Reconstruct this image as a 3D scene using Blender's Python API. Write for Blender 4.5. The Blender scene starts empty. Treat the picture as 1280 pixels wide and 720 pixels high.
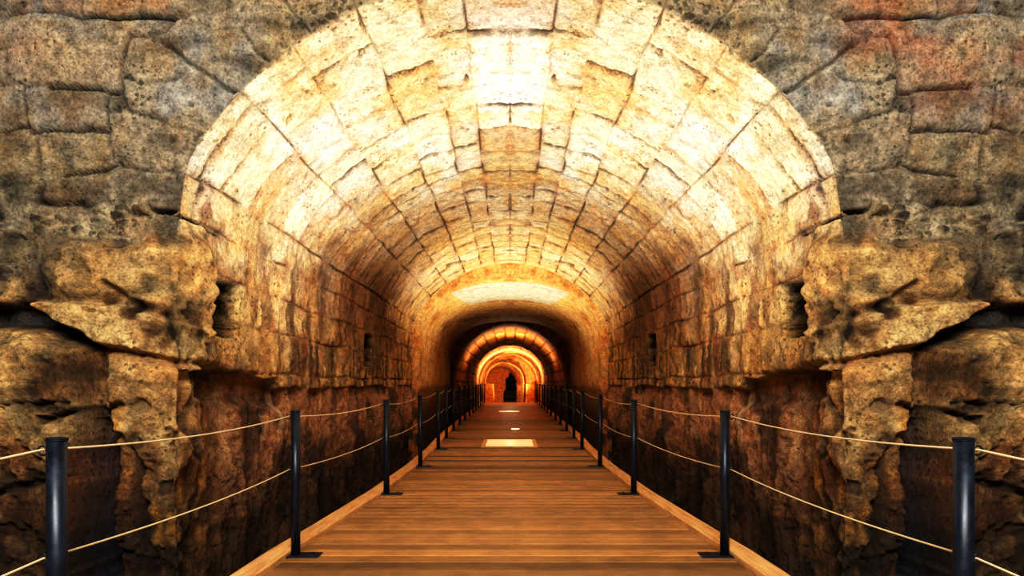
import bpy, bmesh, math, random
import numpy as np
random.seed(7)
C = bpy.context.scene.collection
CAMZ, F, HZ, CX = 1.18, 800.0, 480.0, 637.7   # eye height, focal length in px, horizon row, axis column
PI = math.pi

# ------------------------------------------------------------------ numpy noise
def _h(ix, iy, iz, s):
    with np.errstate(over='ignore'):
        n = (ix.astype(np.uint32)*np.uint32(374761393) + iy.astype(np.uint32)*np.uint32(668265263)
             + iz.astype(np.uint32)*np.uint32(2147483647) + np.uint32((s*974711+12345) & 0xffffffff))
        n = (n ^ (n >> np.uint32(13)))*np.uint32(1274126177)
        n = (n ^ (n >> np.uint32(16)))*np.uint32(2246822519)
        n = n ^ (n >> np.uint32(15))
    return (n & np.uint32(0xffffff)).astype(np.float64)/16777215.0
def noise(x, y, z, s=0):
    fx, fy, fz = np.floor(x), np.floor(y), np.floor(z)
    ix, iy, iz = fx.astype(np.int64), fy.astype(np.int64), fz.astype(np.int64)
    tx, ty, tz = x-fx, y-fy, z-fz
    tx, ty, tz = [t*t*t*(t*(t*6-15)+10) for t in (tx, ty, tz)]
    out = 0
    for a in (0, 1):
        wa = tx if a else 1-tx
        for b in (0, 1):
            wb = ty if b else 1-ty
            for c in (0, 1):
                wc = tz if c else 1-tz
                out = out + wa*wb*wc*_h(ix+a, iy+b, iz+c, s)
    return out*2-1
def fbm(x, y, z, f=1.0, o=4, s=0, g=.5):
    out = 0; a = 1.0; t = 0
    for k in range(o):
        out = out + a*noise(x*f+7.1*k, y*f+3.3*k, z*f+5.7*k, s+k); t += a; a *= g; f *= 2.03
    return out/t*1.6
def ridge(x, y, z, f=1.0, o=3, s=0):
    out = 0; a = 1.0; t = 0
    for k in range(o):
        out = out + a*(1-2*np.abs(noise(x*f, y*f, z*f, s+k))); t += a; a *= .5; f *= 2.1
    return out/t
def worley(x, y, z, f, s=0):
    x, y, z = x*f, y*f, z*f
    fx, fy, fz = np.floor(x).astype(np.int64), np.floor(y).astype(np.int64), np.floor(z).astype(np.int64)
    d1 = np.full(x.shape, 9.0); d2 = np.full(x.shape, 9.0); rid = np.zeros(x.shape)
    for a in (-1, 0, 1):
        for b in (-1, 0, 1):
            for c in (-1, 0, 1):
                X, Y, Z = fx+a, fy+b, fz+c
                d = np.sqrt((X+_h(X, Y, Z, s)-x)**2 + (Y+_h(X, Y, Z, s+1)-y)**2 + (Z+_h(X, Y, Z, s+2)-z)**2)
                r = _h(X, Y, Z, s+3)
                m = d < d1
                d2 = np.where(m, d1, np.minimum(d2, d)); rid = np.where(m, r, rid); d1 = np.where(m, d, d1)
    return d1, d2, rid
def ss(a, b, x):
    t = np.clip((x-a)/(b-a), 0, 1); return t*t*(3-2*t)
def segdist(px, py, pts):
    d = np.full(px.shape, 1e9)
    for (x0, y0), (x1, y1) in zip(pts[:-1], pts[1:]):
        dx, dy = x1-x0, y1-y0; t = np.clip(((px-x0)*dx+(py-y0)*dy)/(dx*dx+dy*dy), 0, 1)
        d = np.minimum(d, np.hypot(px-x0-t*dx, py-y0-t*dy))
    return d
def sdpoly(px, py, pts):
    d = segdist(px, py, list(pts)+[pts[0]])
    ins = np.zeros(px.shape, bool); n = len(pts)
    for i in range(n):
        x0, y0 = pts[i]; x1, y1 = pts[(i+1) % n]
        if y0 == y1: continue
        c = ((y0 > py) != (y1 > py)) & (px < (x1-x0)*(py-y0)/(y1-y0)+x0)
        ins ^= c
    return np.where(ins, d, -d)
def lin(c):
    c = np.asarray(c, float)/255.0
    return np.where(c <= .04045, c/12.92, ((c+.055)/1.055)**2.4)
def mixc(a, b, w): return a*(1-w[..., None]) + b*w[..., None]

# ------------------------------------------------------------------ materials
def mat(name):
    m = bpy.data.materials.new(name); m.use_nodes = True
    nt = m.node_tree; b = nt.nodes['Principled BSDF']
    return m, nt, b
def N(nt, t, **k):
    n = nt.nodes.new(t)
    for a, v in k.items():
        if a in n.inputs.keys(): n.inputs[a].default_value = v
        else: setattr(n, a, v)
    return n
def mirrored_coords(nt):
    # the passage is symmetric left to right: object coordinates with the sign of x dropped
    tc = N(nt, 'ShaderNodeTexCoord'); sp = N(nt, 'ShaderNodeSeparateXYZ'); cb = N(nt, 'ShaderNodeCombineXYZ')
    ab = N(nt, 'ShaderNodeMath', operation='ABSOLUTE')
    nt.links.new(tc.outputs['Object'], sp.inputs[0]); nt.links.new(sp.outputs[0], ab.inputs[0])
    nt.links.new(ab.outputs[0], cb.inputs[0]); nt.links.new(sp.outputs[1], cb.inputs[1]); nt.links.new(sp.outputs[2], cb.inputs[2])
    return cb.outputs[0]
def ramp(nt, pts, src):
    r = N(nt, 'ShaderNodeValToRGB'); e = r.color_ramp.elements
    while len(e) < len(pts): e.new(.5)
    for i, (p, c) in enumerate(pts):
        e[i].position = p; e[i].color = (c, c, c, 1) if not hasattr(c, '__len__') else (*c, 1)
    nt.links.new(src, r.inputs[0]); return r.outputs[0]
def mul(nt, a, b, f=1.0):
    m = N(nt, 'ShaderNodeMix', data_type='RGBA', blend_type='MULTIPLY'); m.inputs[0].default_value = f
    nt.links.new(a, m.inputs[6]); nt.links.new(b, m.inputs[7]); return m.outputs[2]
def stone_mat(name, fine=60, bump=.5, pits=True, dist=.012):
    m, nt, b = mat(name); L = nt.links
    co = mirrored_coords(nt)
    at = N(nt, 'ShaderNodeAttribute', attribute_name='albedo')
    n1 = N(nt, 'ShaderNodeTexNoise', Scale=9.0, Detail=8.0, Roughness=.72); L.new(co, n1.inputs['Vector'])
    n2 = N(nt, 'ShaderNodeTexNoise', Scale=float(fine), Detail=6.0, Roughness=.75); L.new(co, n2.inputs['Vector'])
    c1 = ramp(nt, [(.3, .42), (.5, .95), (.7, 1.45)], n1.outputs['Fac'])
    c2 = ramp(nt, [(.32, .35), (.5, 1.0), (.7, 1.6)], n2.outputs['Fac'])
    # warm / cool veining
    n3 = N(nt, 'ShaderNodeTexNoise', Scale=4.0, Detail=7.0, Roughness=.7); L.new(co, n3.inputs['Vector'])
    c3 = ramp(nt, [(.3, (1.1, .86, .68)), (.5, (1, 1, 1)), (.72, (.9, .98, 1.12))], n3.outputs['Fac'])
    col = mul(nt, mul(nt, mul(nt, at.outputs['Color'], c1), c2, .85), c3, .9)
    h = N(nt, 'ShaderNodeMath', operation='MULTIPLY_ADD'); L.new(n1.outputs['Fac'], h.inputs[0]); h.inputs[1].default_value = 2.0; L.new(n2.outputs['Fac'], h.inputs[2])
    hs = h.outputs[0]
    if pits:
        v = N(nt, 'ShaderNodeTexVoronoi', Scale=24.0, Randomness=1.0)
        nd = N(nt, 'ShaderNodeTexNoise', Scale=30.0, Detail=4.0, Roughness=.7); L.new(co, nd.inputs['Vector'])
        vm = N(nt, 'ShaderNodeVectorMath', operation='MULTIPLY_ADD'); L.new(nd.outputs['Color'], vm.inputs[0]); vm.inputs[1].default_value = (.05, .05, .03); L.new(co, vm.inputs[2]); L.new(vm.outputs[0], v.inputs['Vector'])
        n4 = N(nt, 'ShaderNodeTexNoise', Scale=3.1, Detail=3.0); L.new(co, n4.inputs['Vector'])
        ad = N(nt, 'ShaderNodeMath', operation='MULTIPLY_ADD'); L.new(n4.outputs['Fac'], ad.inputs[0]); ad.inputs[1].default_value = -1.3; ad.inputs[2].default_value = .70
        sb = N(nt, 'ShaderNodeMath', operation='SUBTRACT'); L.new(v.outputs['Distance'], sb.inputs[0]); L.new(ad.outputs[0], sb.inputs[1])
        pr = ramp(nt, [(0.0, .28), (.10, 1.0)], sb.outputs[0])
        col = mul(nt, col, pr, .8)
        h2 = N(nt, 'ShaderNodeMath', operation='MULTIPLY_ADD'); L.new(pr, h2.inputs[0]); h2.inputs[1].default_value = .8; L.new(hs, h2.inputs[2]); hs = h2.outputs[0]
    n5 = N(nt, 'ShaderNodeTexNoise', Scale=fine*.4, Detail=9.0, Roughness=.8); L.new(co, n5.inputs['Vector'])
    c5 = ramp(nt, [(.33, .28), (.40, .85), (.47, 1.05), (.62, 1.3)], n5.outputs['Fac']); col = mul(nt, col, c5, .8)
    h5 = N(nt, 'ShaderNodeMath', operation='MULTIPLY_ADD'); L.new(c5, h5.inputs[0]); h5.inputs[1].default_value = .9; L.new(hs, h5.inputs[2]); hs = h5.outputs[0]
    L.new(col, b.inputs['Base Color'])
    bp = N(nt, 'ShaderNodeBump', Strength=bump, Distance=dist); L.new(hs, bp.inputs['Height']); L.new(bp.outputs[0], b.inputs['Normal'])
    b.inputs['Roughness'].default_value = .82; b.inputs['Specular IOR Level'].default_value = .25
    return m
M_stone = stone_mat('weathered_limestone', 60, .9, True, .016)
M_plaster = stone_mat('smooth_plaster', 30, .35, False, .01)
M_far = stone_mat('far_masonry', 14, .5, False, .03)

# ------------------------------------------------------------------ grids
def grid_object(name, P, A, material, kind='structure', flip=False):
    nu, nv = P.shape[:2]
    me = bpy.data.meshes.new(name)
    me.vertices.add(nu*nv); me.vertices.foreach_set('co', P.reshape(-1).astype(np.float32))
    idx = np.arange(nu*nv).reshape(nu, nv)
    q = np.stack([idx[:-1, :-1], idx[1:, :-1], idx[1:, 1:], idx[:-1, 1:]], -1).reshape(-1, 4)
    if flip: q = q[:, ::-1]
    nf = len(q)
    me.loops.add(nf*4); me.loops.foreach_set('vertex_index', q.reshape(-1).astype(np.int32))
    me.polygons.add(nf); me.polygons.foreach_set('loop_start', (np.arange(nf)*4).astype(np.int32))
    me.polygons.foreach_set('use_smooth', np.ones(nf, bool))
    me.update(calc_edges=True)
    ca = me.color_attributes.new('albedo', 'FLOAT_COLOR', 'POINT')
    col = np.ones((nu*nv, 4), np.float32); col[:, :3] = np.clip(A, 0.003, .95).reshape(-1, 3)
    ca.data.foreach_set('color', col.reshape(-1))
    me.materials.append(material)
    o = bpy.data.objects.new(name, me); C.objects.link(o)
    if kind: o['kind'] = kind
    return o
def mirror_full(H):
    R = H[::-1][1:].copy(); 
    return R
def full(P, A):
    Pm = P[::-1][1:].copy(); Pm[..., 0] *= -1
    Am = A[::-1][1:].copy()
    return np.concatenate([P, Pm], 0), np.concatenate([A, Am], 0)

# ================================================================== section A : masonry vault + front wall
YF, YE = 3.75, 12.7
W, R0, ZC = 1.9, 2.16, CAMZ+.23
TH = math.radians(61.6)
du = .0098
nw = int((ZC+R0*math.cos(TH)+.5)/du); na = int(R0*TH/du)
zs = np.linspace(-.5, ZC+R0*math.cos(TH), nw, endpoint=False)
th = np.linspace(TH, 0, na+1)
prof = np.concatenate([np.stack([-W+0*zs, zs], 1), np.stack([-R0*np.sin(th), ZC+R0*np.cos(th)], 1)])
prof[:, 0] -= .04*ss(CAMZ+1.25, CAMZ+.85, prof[:, 1])*(prof[:, 0] < -1.5)
kn = 41; pad = np.pad(prof, ((kn//2, kn//2), (0, 0)), mode='reflect', reflect_type='odd')
prof = np.stack([np.convolve(pad[:, i], np.hanning(kn+2)[1:-1]/np.hanning(kn+2)[1:-1].sum(), 'valid') for i in (0, 1)], 1)
prof[-1, 0] = 0
ang = np.concatenate([np.interp(zs, [1.5, ZC+R0*math.cos(TH)], [PI/2, TH]), th])       # outward direction of the front wall lines
sarc = np.concatenate([R0*TH+(ZC+R0*math.cos(TH)-zs), R0*th])                            # arc length from the crown
Nu = len(prof)
dd = [0.0]; st = .0098
while dd[-1] < 3.4:
    if dd[-1] > 1.5: st *= 1.04
    dd.append(dd[-1]+st)
dd = -np.array(dd[::-1])
vv = [YF]; 
while vv[-1] < YE:
    vv.append(vv[-1]+max(.0105, .0105*(vv[-1]/YF)**1.35))
vv = np.array(vv[1:]); vv[-1] = YE
V = np.concatenate([dd, vv-YF]); Nv = len(V); nface = len(dd)
out = np.stack([-np.sin(ang), np.cos(ang)], 1)
face = V < 0
D = np.where(face, -V, 0); YY = YF+np.where(face, 0, V)
X = prof[:, 0, None]+out[:, 0, None]*D[None]; Z = prof[:, 1, None]+out[:, 1, None]*D[None]
Y = np.broadcast_to(YY[None], X.shape).copy()
# normals toward the room, blended round the corner
prn = np.concatenate([np.tile([[1., 0.]], (nw, 1)), np.stack([np.sin(th), -np.cos(th)], 1)])
wcw = .05+.20*ss(CAMZ+.95, CAMZ+.6, prof[:, 1])[:, None]; wcor = ss(0, 1, (V[None]+wcw)/(2*wcw))
nx = prn[:, 0, None]*wcor; nz = prn[:, 1, None]*wcor; ny = -(1-wcor)
ln = np.sqrt(nx**2+ny**2+nz**2); nx, ny, nz = nx/ln, ny/ln, nz/ln
px = CX+F*X/Y; py = HZ-F*(Z-CAMZ)/Y
S = np.broadcast_to(sarc[:, None], X.shape); side = ~np.broadcast_to(face[None], X.shape)
yrel = Z-CAMZ

# ---- vault courses and blocks
sw = S+.018*fbm(X, Y, Z, 1.6, 2, 11)
cth = [0, 8, 15, 24.5, 36, 46.5, 61.6]
cb = [R0*math.radians(a) for a in cth]
for yr in (1.0, .72, .42, .08, -.3, -.75, -1.3): cb.append(R0*TH+(ZC-CAMZ+R0*math.cos(TH)-yr))
cb = np.array(cb); ci = np.clip(np.searchsorted(cb, sw, side='right')-1, 0, len(cb)-2)
ds = np.minimum(np.abs(sw-cb[ci]), np.abs(cb[ci+1]-sw))
rng = np.random.RandomState(5)
dj = np.full(X.shape, 9.0); bid = np.zeros(X.shape)
yw = Y+.02*fbm(X, Y, Z, 2.2, 2, 15)+.03*(S-cb[ci])
for c in range(len(cb)-1):
    ys = [YF-.9, YF-.25+.5*rng.rand()]
    if c == 0: ys = [YF-.9, 4.35, 4.92, 5.5, 5.95, 6.6, 7.2]
    if c == 1: ys = [YF-.9, 4.3, 5.05, 5.85, 6.3, 7.0]
    if c == 2: ys = [YF-.9, 4.62, 5.45, 5.9, 6.3, 6.75]
    if c == 3: ys = [YF-.9, 4.1, 4.95, 5.5, 5.9]
    while ys[-1] < YE+1: ys.append(ys[-1]+.28+.42*rng.rand()**1.3)
    ys = np.array(ys); m = ci == c; yy = yw[m]
    k = np.clip(np.searchsorted(ys, yy, side='right')-1, 0, len(ys)-2)
    dj[m] = np.minimum(np.abs(yy-ys[k]), np.abs(ys[k+1]-yy)); bid[m] = c*97+k
def rnd(b, s):
    b = b.astype(np.int64); return _h(b, b*0+s, b*0, s)
r1, r2, r3 = rnd(bid, 1), rnd(bid, 2), rnd(bid, 3)
jn = .5+.5*fbm(X, Y, Z, 3.0, 3, 21)
scale = 1+.10*(Y-YF)
jw = (.007+.012*np.clip(jn, 0, 1))*scale
joint = np.maximum((1-ss(0, 1, ds/(jw*.95)))*ss(-.75, -.1, fbm(X, Y, Z, 2.3, 3, 23)), (1-ss(0, 1, dj/(jw*2.7)))*ss(-.6, 0, fbm(X, Y, Z, 2.7, 3, 24)))
joint = joint*np.clip(.2+1.2*jn, .1, 1)*(1-.6*ss(1.15, .85, Z-CAMZ)*ss(-.5, .5, fbm(X, Y, Z, 1.5, 2, 25)))
mortar = np.maximum(1-ss(.3, 1, ds/(.055*scale)), .9*(1-ss(.3, 1, dj/(.075*scale))))
edge = np.minimum(ds, dj)
n_lo = fbm(X, Y, Z, .9, 3, 31); n_mid = fbm(X, Y, Z, 4.0, 4, 41); n_hi = fbm(X, Y, Z, 15.0, 3, 51)
w1, w2, wid = worley(X+.03*n_mid, Y+.02*n_hi, Z*1.3, 12.0, 61)
pit = (1-ss(.08, .30, w1+.12*n_hi))*(wid > .86)*ss(-.2, .4, n_mid)
Hm = (r1-.5)*.022 - .026*joint - .004*(1-ss(0, .03, edge)) + .016*n_mid + .010*n_hi - .02*pit + .02*n_lo
# eroded patches: some block corners lost
ero = ss(.35, .8, fbm(X, Y, Z, 2.1, 4, 71)); Hm -= .03*ero*(.5+.5*n_hi)

# ---- vault colours
cream = lin((240, 222, 184)); pale = lin((248, 240, 222)); ochre = lin((216, 174, 108)); rust = lin((176, 104, 52)); brown = lin((98, 66, 38)); grime = lin((66, 44, 28))
Am = np.broadcast_to(cream, X.shape+(3,)).copy()
Am = mixc(Am, pale, ss(-.2, .6, fbm(X, Y, Z, 1.3, 3, 81)))
Am = mixc(Am, ochre, .45*ss(.45, 1, r2))
Am = mixc(Am, ochre, .55*ss(0, .7, fbm(X, Y, Z, 2.3, 4, 91)))
Am = mixc(Am, lin((214, 150, 104)), .35*((r3 > .9) & (Y < 9)))
Am *= (.80+.36*r1)[..., None]
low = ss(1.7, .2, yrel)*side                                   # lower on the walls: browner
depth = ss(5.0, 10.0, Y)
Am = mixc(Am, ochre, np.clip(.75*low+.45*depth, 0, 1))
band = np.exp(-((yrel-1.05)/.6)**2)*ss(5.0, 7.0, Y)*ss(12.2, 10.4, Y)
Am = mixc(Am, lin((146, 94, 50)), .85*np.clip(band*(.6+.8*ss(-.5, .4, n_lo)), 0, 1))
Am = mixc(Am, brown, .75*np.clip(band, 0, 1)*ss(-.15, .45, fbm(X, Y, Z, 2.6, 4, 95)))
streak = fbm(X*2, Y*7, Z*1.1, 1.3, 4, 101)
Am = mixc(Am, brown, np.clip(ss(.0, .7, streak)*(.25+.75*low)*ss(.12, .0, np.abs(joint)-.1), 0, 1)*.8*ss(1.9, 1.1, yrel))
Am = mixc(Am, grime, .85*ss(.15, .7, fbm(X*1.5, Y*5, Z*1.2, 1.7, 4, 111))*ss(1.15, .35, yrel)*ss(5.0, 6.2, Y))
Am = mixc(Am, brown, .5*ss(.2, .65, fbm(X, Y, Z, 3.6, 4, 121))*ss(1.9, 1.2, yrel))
Am = mixc(Am, rust, .35*mortar*(1-joint)*ss(-.3, .5, n_mid))
Am = mixc(Am, grime*.6, .95*joint)
Am *= (1-.7*pit)[..., None]

# ---- bedrock below and around the opening
rk_lo = ridge(X*.8, Y*.8, Z*.45, 1.3, 3, 131); rk_mid = fbm(X, Y, Z*.75, 3.4, 4, 141); rk_hi = fbm(X, Y, Z, 12, 3, 151)
rk_x = fbm(X, Y, Z, 26, 2, 155)
Hr = .09*rk_lo + .05*rk_mid + .020*rk_hi + .010*rk_x - .05*pit - .035*ss(.35, .6, fbm(X, Y, Z*1.4, 7.5, 3, 157))
gold = lin((206, 168, 112)); tan = lin((172, 126, 78)); umber = lin((96, 62, 32)); dark = lin((44, 32, 24)); slate = lin((92, 92, 88)); bluish = lin((44, 52, 66))
Ar = np.broadcast_to(tan, X.shape+(3,)).copy()
Ar = mixc(Ar, gold, ss(-.1, .5, fbm(X, Y, Z, 2.2, 4, 161)))
Ar = mixc(Ar, umber, .9*ss(.0, .45, fbm(X, Y, Z, 3.1, 5, 171, .6)))
Ar = mixc(Ar, lin((222, 196, 140)), .6*ss(.25, .6, fbm(X, Y, Z, 5.2, 4, 173, .6)))
Ar = mixc(Ar, dark, .75*ss(.35, .6, fbm(X, Y, Z*1.4, 7.5, 3, 157)))
Ar *= (1-.55*ss(.1, -.7, rk_hi))[..., None]  # cavity shade put into the rock colour where the fine relief dips
# front-wall pixel features are measured on the plane of the wall and turned into depth
def sp(poly, e=5): return ss(-e, e, sdpoly(px+6*n_mid, py+5*fbm(X, Y, Z, 2.5, 2, 180), poly))
def seg(pts, w, amp=3): return 1-ss(.35, 1.0, segdist(px+amp*n_mid, py+amp*.8*rk_hi, pts)/w)
front = px < 372
slab = sp([(64, 390), (66, 380), (110, 377), (165, 384), (215, 402), (252, 415), (300, 420), (352, 430), (352, 463), (300, 459), (250, 457), (200, 446), (150, 434), (118, 424), (98, 410), (70, 400)], 4)
bulge = sp([(72, 316), (120, 303), (190, 312), (240, 300), (262, 330), (272, 420), (230, 412), (210, 392), (150, 378), (90, 370), (66, 345)], 12)
block = sp([(-900, 416), (0, 414), (70, 418), (108, 430), (120, 450), (125, 500), (126, 560), (122, 800), (-900, 800)], 5)
recess = sp([(-900, 384), (60, 386), (90, 398), (125, 415), (140, 432), (118, 436), (100, 420), (60, 412), (0, 408), (-900, 408)], 4)
fiss = sp([(126, 525), (146, 528), (150, 600), (150, 740), (118, 740), (127, 640)], 4)
under = sp([(256, 462), (300, 464), (348, 468), (362, 490), (362, 520), (330, 500), (285, 505), (258, 500)], 6)
mid = sp([(140, 440), (200, 452), (250, 462), (255, 500), (250, 560), (235, 800), (155, 800), (150, 560), (140, 500)], 8)
hollow = sp([(150, 560), (195, 580), (205, 640), (195, 800), (152, 800)], 10)
Hr = Hr + .12*slab + .09*bulge + .26*block*(ss(414, 445, py)*.6+.4) - .16*recess - .45*fiss - .16*under*(1-slab) + .07*mid - .08*hollow
for pts, w, dep in [([(88, 523), (105, 517), (127, 510)], 6, .08), ([(130, 514), (150, 508), (160, 505)], 5, .06), ([(-100, 622), (0, 618), (60, 600), (120, 590)], 6, .08),
                    ([(155, 545), (170, 565), (175, 620), (190, 720)], 6, .06), ([(232, 505), (250, 545), (255, 600), (248, 720)], 5, .05),
                    ([(205, 392), (230, 440), (250, 460)], 5, .03), ([(250, 460), (252, 500), (246, 530)], 4, .05), ([(135, 395), (155, 378), (165, 370), (150, 362)], 6, .06),
                    ([(300, 505), (308, 560), (312, 640)], 6, .05), ([(-200, 500), (0, 495), (60, 505), (120, 500)], 3, .03)]:
    k = seg(pts, w, 5); Hr = Hr-dep*k; Ar = mixc(Ar, dark, .85*k)
g2 = np.clip(slab+1.0*block*ss(575, 500, py)+.85*bulge+.6*mid*ss(600, 480, py), 0, 1)
Ar = mixc(Ar, gold*1.1, .82*g2*ss(-.75, .2, rk_mid+.5*rk_hi))
Ar = mixc(Ar, lin((224, 194, 138)), .55*slab*ss(-.8, .3, rk_hi))
Ar = mixc(Ar, rust*.7, .6*ss(.2, .6, fbm(X, Y, Z, 1.9, 3, 191))*ss(420, 470, py))
Ar = mixc(Ar, lin((60, 60, 58)), .85*recess)
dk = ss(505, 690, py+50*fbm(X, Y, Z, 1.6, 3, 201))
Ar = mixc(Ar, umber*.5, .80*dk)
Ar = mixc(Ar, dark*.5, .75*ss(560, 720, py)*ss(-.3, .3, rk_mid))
Ar = mixc(Ar, lin((196, 140, 66)), .65*ss(.25, .6, fbm(X*1.6, Y*1.6, Z*.6, 3.0, 3, 211))*ss(470, 520, py)*ss(720, 620, py)*(px > 150)*front)
Ar = mixc(Ar, bluish, .9*fiss); Ar = mixc(Ar, dark*.5, .8*under)  # under: shadow below the ledge slab, painted into the rock colour
Ar *= (1-.75*pit)[..., None]
Ar *= (1-.5*ss(.0, -.6, rk_mid))[..., None]  # wider hollows also darkened in the colour as cavity shade

# ---- front masonry (flat courses beside the arch)
tA = np.broadcast_to(lin((172, 156, 130)), X.shape+(3,)).copy()
grey = lin((156, 156, 152)); 
tA = mixc(tA, grey, .8*ss(-.1, .5, fbm(X, Y, Z, 1.7, 3, 221)))
tA = mixc(tA, lin((184, 132, 96)), .5*ss(.0, .6, fbm(X, Y, Z, 1.2, 3, 231))*ss(160, 20, py))
tA = mixc(tA, lin((176, 154, 112)), .5*ss(.1, .6, fbm(X, Y, Z, 2.6, 3, 241)))
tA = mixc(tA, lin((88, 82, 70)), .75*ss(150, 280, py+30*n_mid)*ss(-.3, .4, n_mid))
tA = mixc(tA, lin((96, 84, 66)), .6*ss(.1, .5, fbm(X, Y, Z*2.5, 3.4, 4, 251)))
Hf = .015*n_mid+.008*n_hi+.03*n_lo-.022*pit
tA *= (1-.6*pit)[..., None]
tA *= (1-.22*ss(.7, .05, np.broadcast_to(-V[None], X.shape))*ss(-.6, .3, n_lo+.4*n_mid))[..., None]  # front wall shaded darker toward the arch edge through its colour
FJ = [([(48, 12), (105, 17), (160, 20), (215, 21)], 3.2, 1), ([(155, 38), (152, 75), (150, 110)], 3, 1), ([(-200, 104), (0, 105), (60, 108)], 1.6, .5), ([(60, 108), (100, 110), (146, 113)], 3.2, 1),
      ([(156, 40), (182, 41), (205, 38), (218, 22)], 2, .7), ([(5, 60), (6, 100)], 2, .8), ([(200, 50), (215, 60), (240, 80), (270, 100), (297, 118)], 3, .8),
      ([(303, 38), (320, 60), (336, 76)], 2.4, .8), ([(352, -20), (360, 8), (388, 42)], 1.6, .5), ([(155, 92), (175, 104), (196, 100), (222, 93)], 2, .6),
      ([(150, 110), (160, 138), (200, 150), (240, 163), (262, 172)], 2.2, .6), ([(27, 110), (27, 150), (32, 160)], 2, .6), ([(-200, 166), (0, 162), (30, 154)], 2.6, .9),
      ([(32, 162), (80, 162), (135, 163)], 2.8, .9), ([(135, 118), (137, 162)], 2, .6), ([(42, 165), (44, 215)], 2, .7), ([(135, 165), (142, 203)], 1.8, .5),
      ([(75, 217), (130, 213), (147, 205)], 2.6, .9), ([(-100, 236), (0, 235), (50, 224)], 2, .6), ([(50, 228), (46, 250), (70, 256), (98, 253)], 3, 1),
      ([(192, 263), (215, 266), (240, 275), (275, 294)], 3.6, 1), ([(-200, 300), (0, 298), (60, 297), (150, 304), (215, 314)], 2, .7),
      ([(150, 205), (190, 212), (236, 216)], 2, .6), ([(-100, 18), (0, 20), (48, 12)], 2, .6), ([(215, 21), (260, 10), (300, -30)], 1.6, .5),
      ([(-90, 20), (-88, 104)], 2.4, .8), ([(-60, 104), (-62, 163)], 2.4, .8), ([(-40, 165), (-42, 236)], 2, .8), ([(440, -90), (462, -10)], 1.6, .5), ([(100, 12), (96, -70)], 2, .7), ([(-300, -72), (0, -70), (180, -76)], 2, .7)]
for pts, w, a in FJ:
    dsg = segdist(px+2.2*n_mid, py+2.2*fbm(X, Y, Z, 9, 2, 260), pts)
    k = (1-ss(.45, 1.05, dsg/(w*1.15)))*a*np.clip(.6+1.1*jn, .4, 1); k2 = (1-ss(.3, 1, dsg/9))
    Hf = Hf-.032*k-.004*k2; tA = mixc(tA, lin((186, 172, 144)), .35*k2*ss(-.2, .4, n_hi)); tA = mixc(tA, lin((14, 11, 9)), .98*k)
# raised / tinted individual blocks
for (x0, y0, x1, y1), hh, c, a in [((0, 22, 152, 106), .015, (182, 158, 128), .55), ((156, 42, 205, 92), .0, (150, 140, 120), .4), ((30, 114, 134, 160), .01, (150, 128, 100), .5),
                                  ((44, 167, 134, 213), .012, (152, 134, 96), .55), ((55, 225, 135, 251), .02, (104, 86, 66), .8), ((50, -30, 215, 12), .01, (190, 140, 96), .6),
                                  ((-60, 108, 25, 155), .0, (150, 122, 96), .4), ((-30, 168, 40, 222), .01, (172, 150, 112), .5)]:
    k = sp([(x0, y0), (x1, y0), (x1, y1), (x0, y1)], 3)*(~side); Hf = Hf+hh*k; tA = mixc(tA, lin(c), a*k*(.6+.4*ss(-.4, .4, n_mid)))
rub = sp([(-400, 240), (0, 238), (45, 254), (110, 257), (165, 250), (205, 268), (215, 308), (150, 303), (60, 296), (-400, 298)], 6)*(~side)
q1, q2, qid = worley(X+.03*n_mid, Y, Z*2.0, 8.5, 301)
cob = ss(.06, .25, q2-q1)
Hf = Hf+rub*(.03*cob*(qid > .3)-.04*(qid > .85)); tA = mixc(tA, lin((74, 64, 56)), rub*cob*.85*(qid > .5)); tA = mixc(tA, lin((178, 160, 126)), rub*(1-cob)*.7); tA = mixc(tA, lin((150, 134, 104)), rub*cob*.5*(qid <= .5))
tA = mixc(tA, lin((24, 20, 18)), rub*cob*.8*(qid > .85))
tA = mixc(tA, lin((60, 58, 50)), .6*ss(180, 215, px)*ss(215, 235, py)*(~side))
vstr = fbm(X, Y, Z*4, 4, 3, 311); lam = ss(205, 225, py)*ss(262, 250, py)*(~side); Hf += .012*lam*vstr; tA = mixc(tA, lin((92, 80, 62)), .5*lam*ss(-.2, .3, vstr))

# ---- compose
wrock_f = ss(286, 322, py+26*fbm(X, Y, Z, 2.2, 4, 402))                      # on the front wall rock starts under the masonry
lowlip = np.where(Y < 5.4, .07, -.04)+.035*fbm(X, Y, Z, 1.4, 3, 401)
wrock_s = ss(lowlip+.012, lowlip-.012, yrel)
near = ss(4.45, 3.8, Y+.15*n_mid)*ss(1.0, .8, yrel+.1*n_mid)                # the jamb itself is rough rock too
wr = np.where(side, np.maximum(wrock_s, near), wrock_f)
Hlow = -.08 + .5*Hr + .05*fbm(X*2, Y*2.6, Z*.7, 1.3, 4, 411)
Hf = Hf+.5*Hr*ss(225, 300, py)*(~side)*.6; tA = mixc(tA, mixc(Ar, lin((120, 112, 92)), np.full(X.shape, .5)), .6*ss(255, 300, py)*(~side)*(1-.85*rub)); Ar = mixc(Ar, lin((150, 132, 100)), .55*ss(370, 300, py)*ss(230, 60, px)*(~side)); Ar = mixc(Ar, lin((84, 80, 72)), .6*ss(.0, .5, fbm(X, Y, Z, 2.8, 4, 405))*ss(400, 330, py)*ss(210, 100, px)*(~side))
Hs = np.where(side, Hm, Hf)
Hro = np.where(side, np.where(wrock_s > near, Hlow, Hr*.7+.02), Hr)
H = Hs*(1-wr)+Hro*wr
H = H-(.10*ss(.95, .6, yrel)*np.exp(-(np.broadcast_to(V[None], X.shape)/.16)**2))
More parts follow.
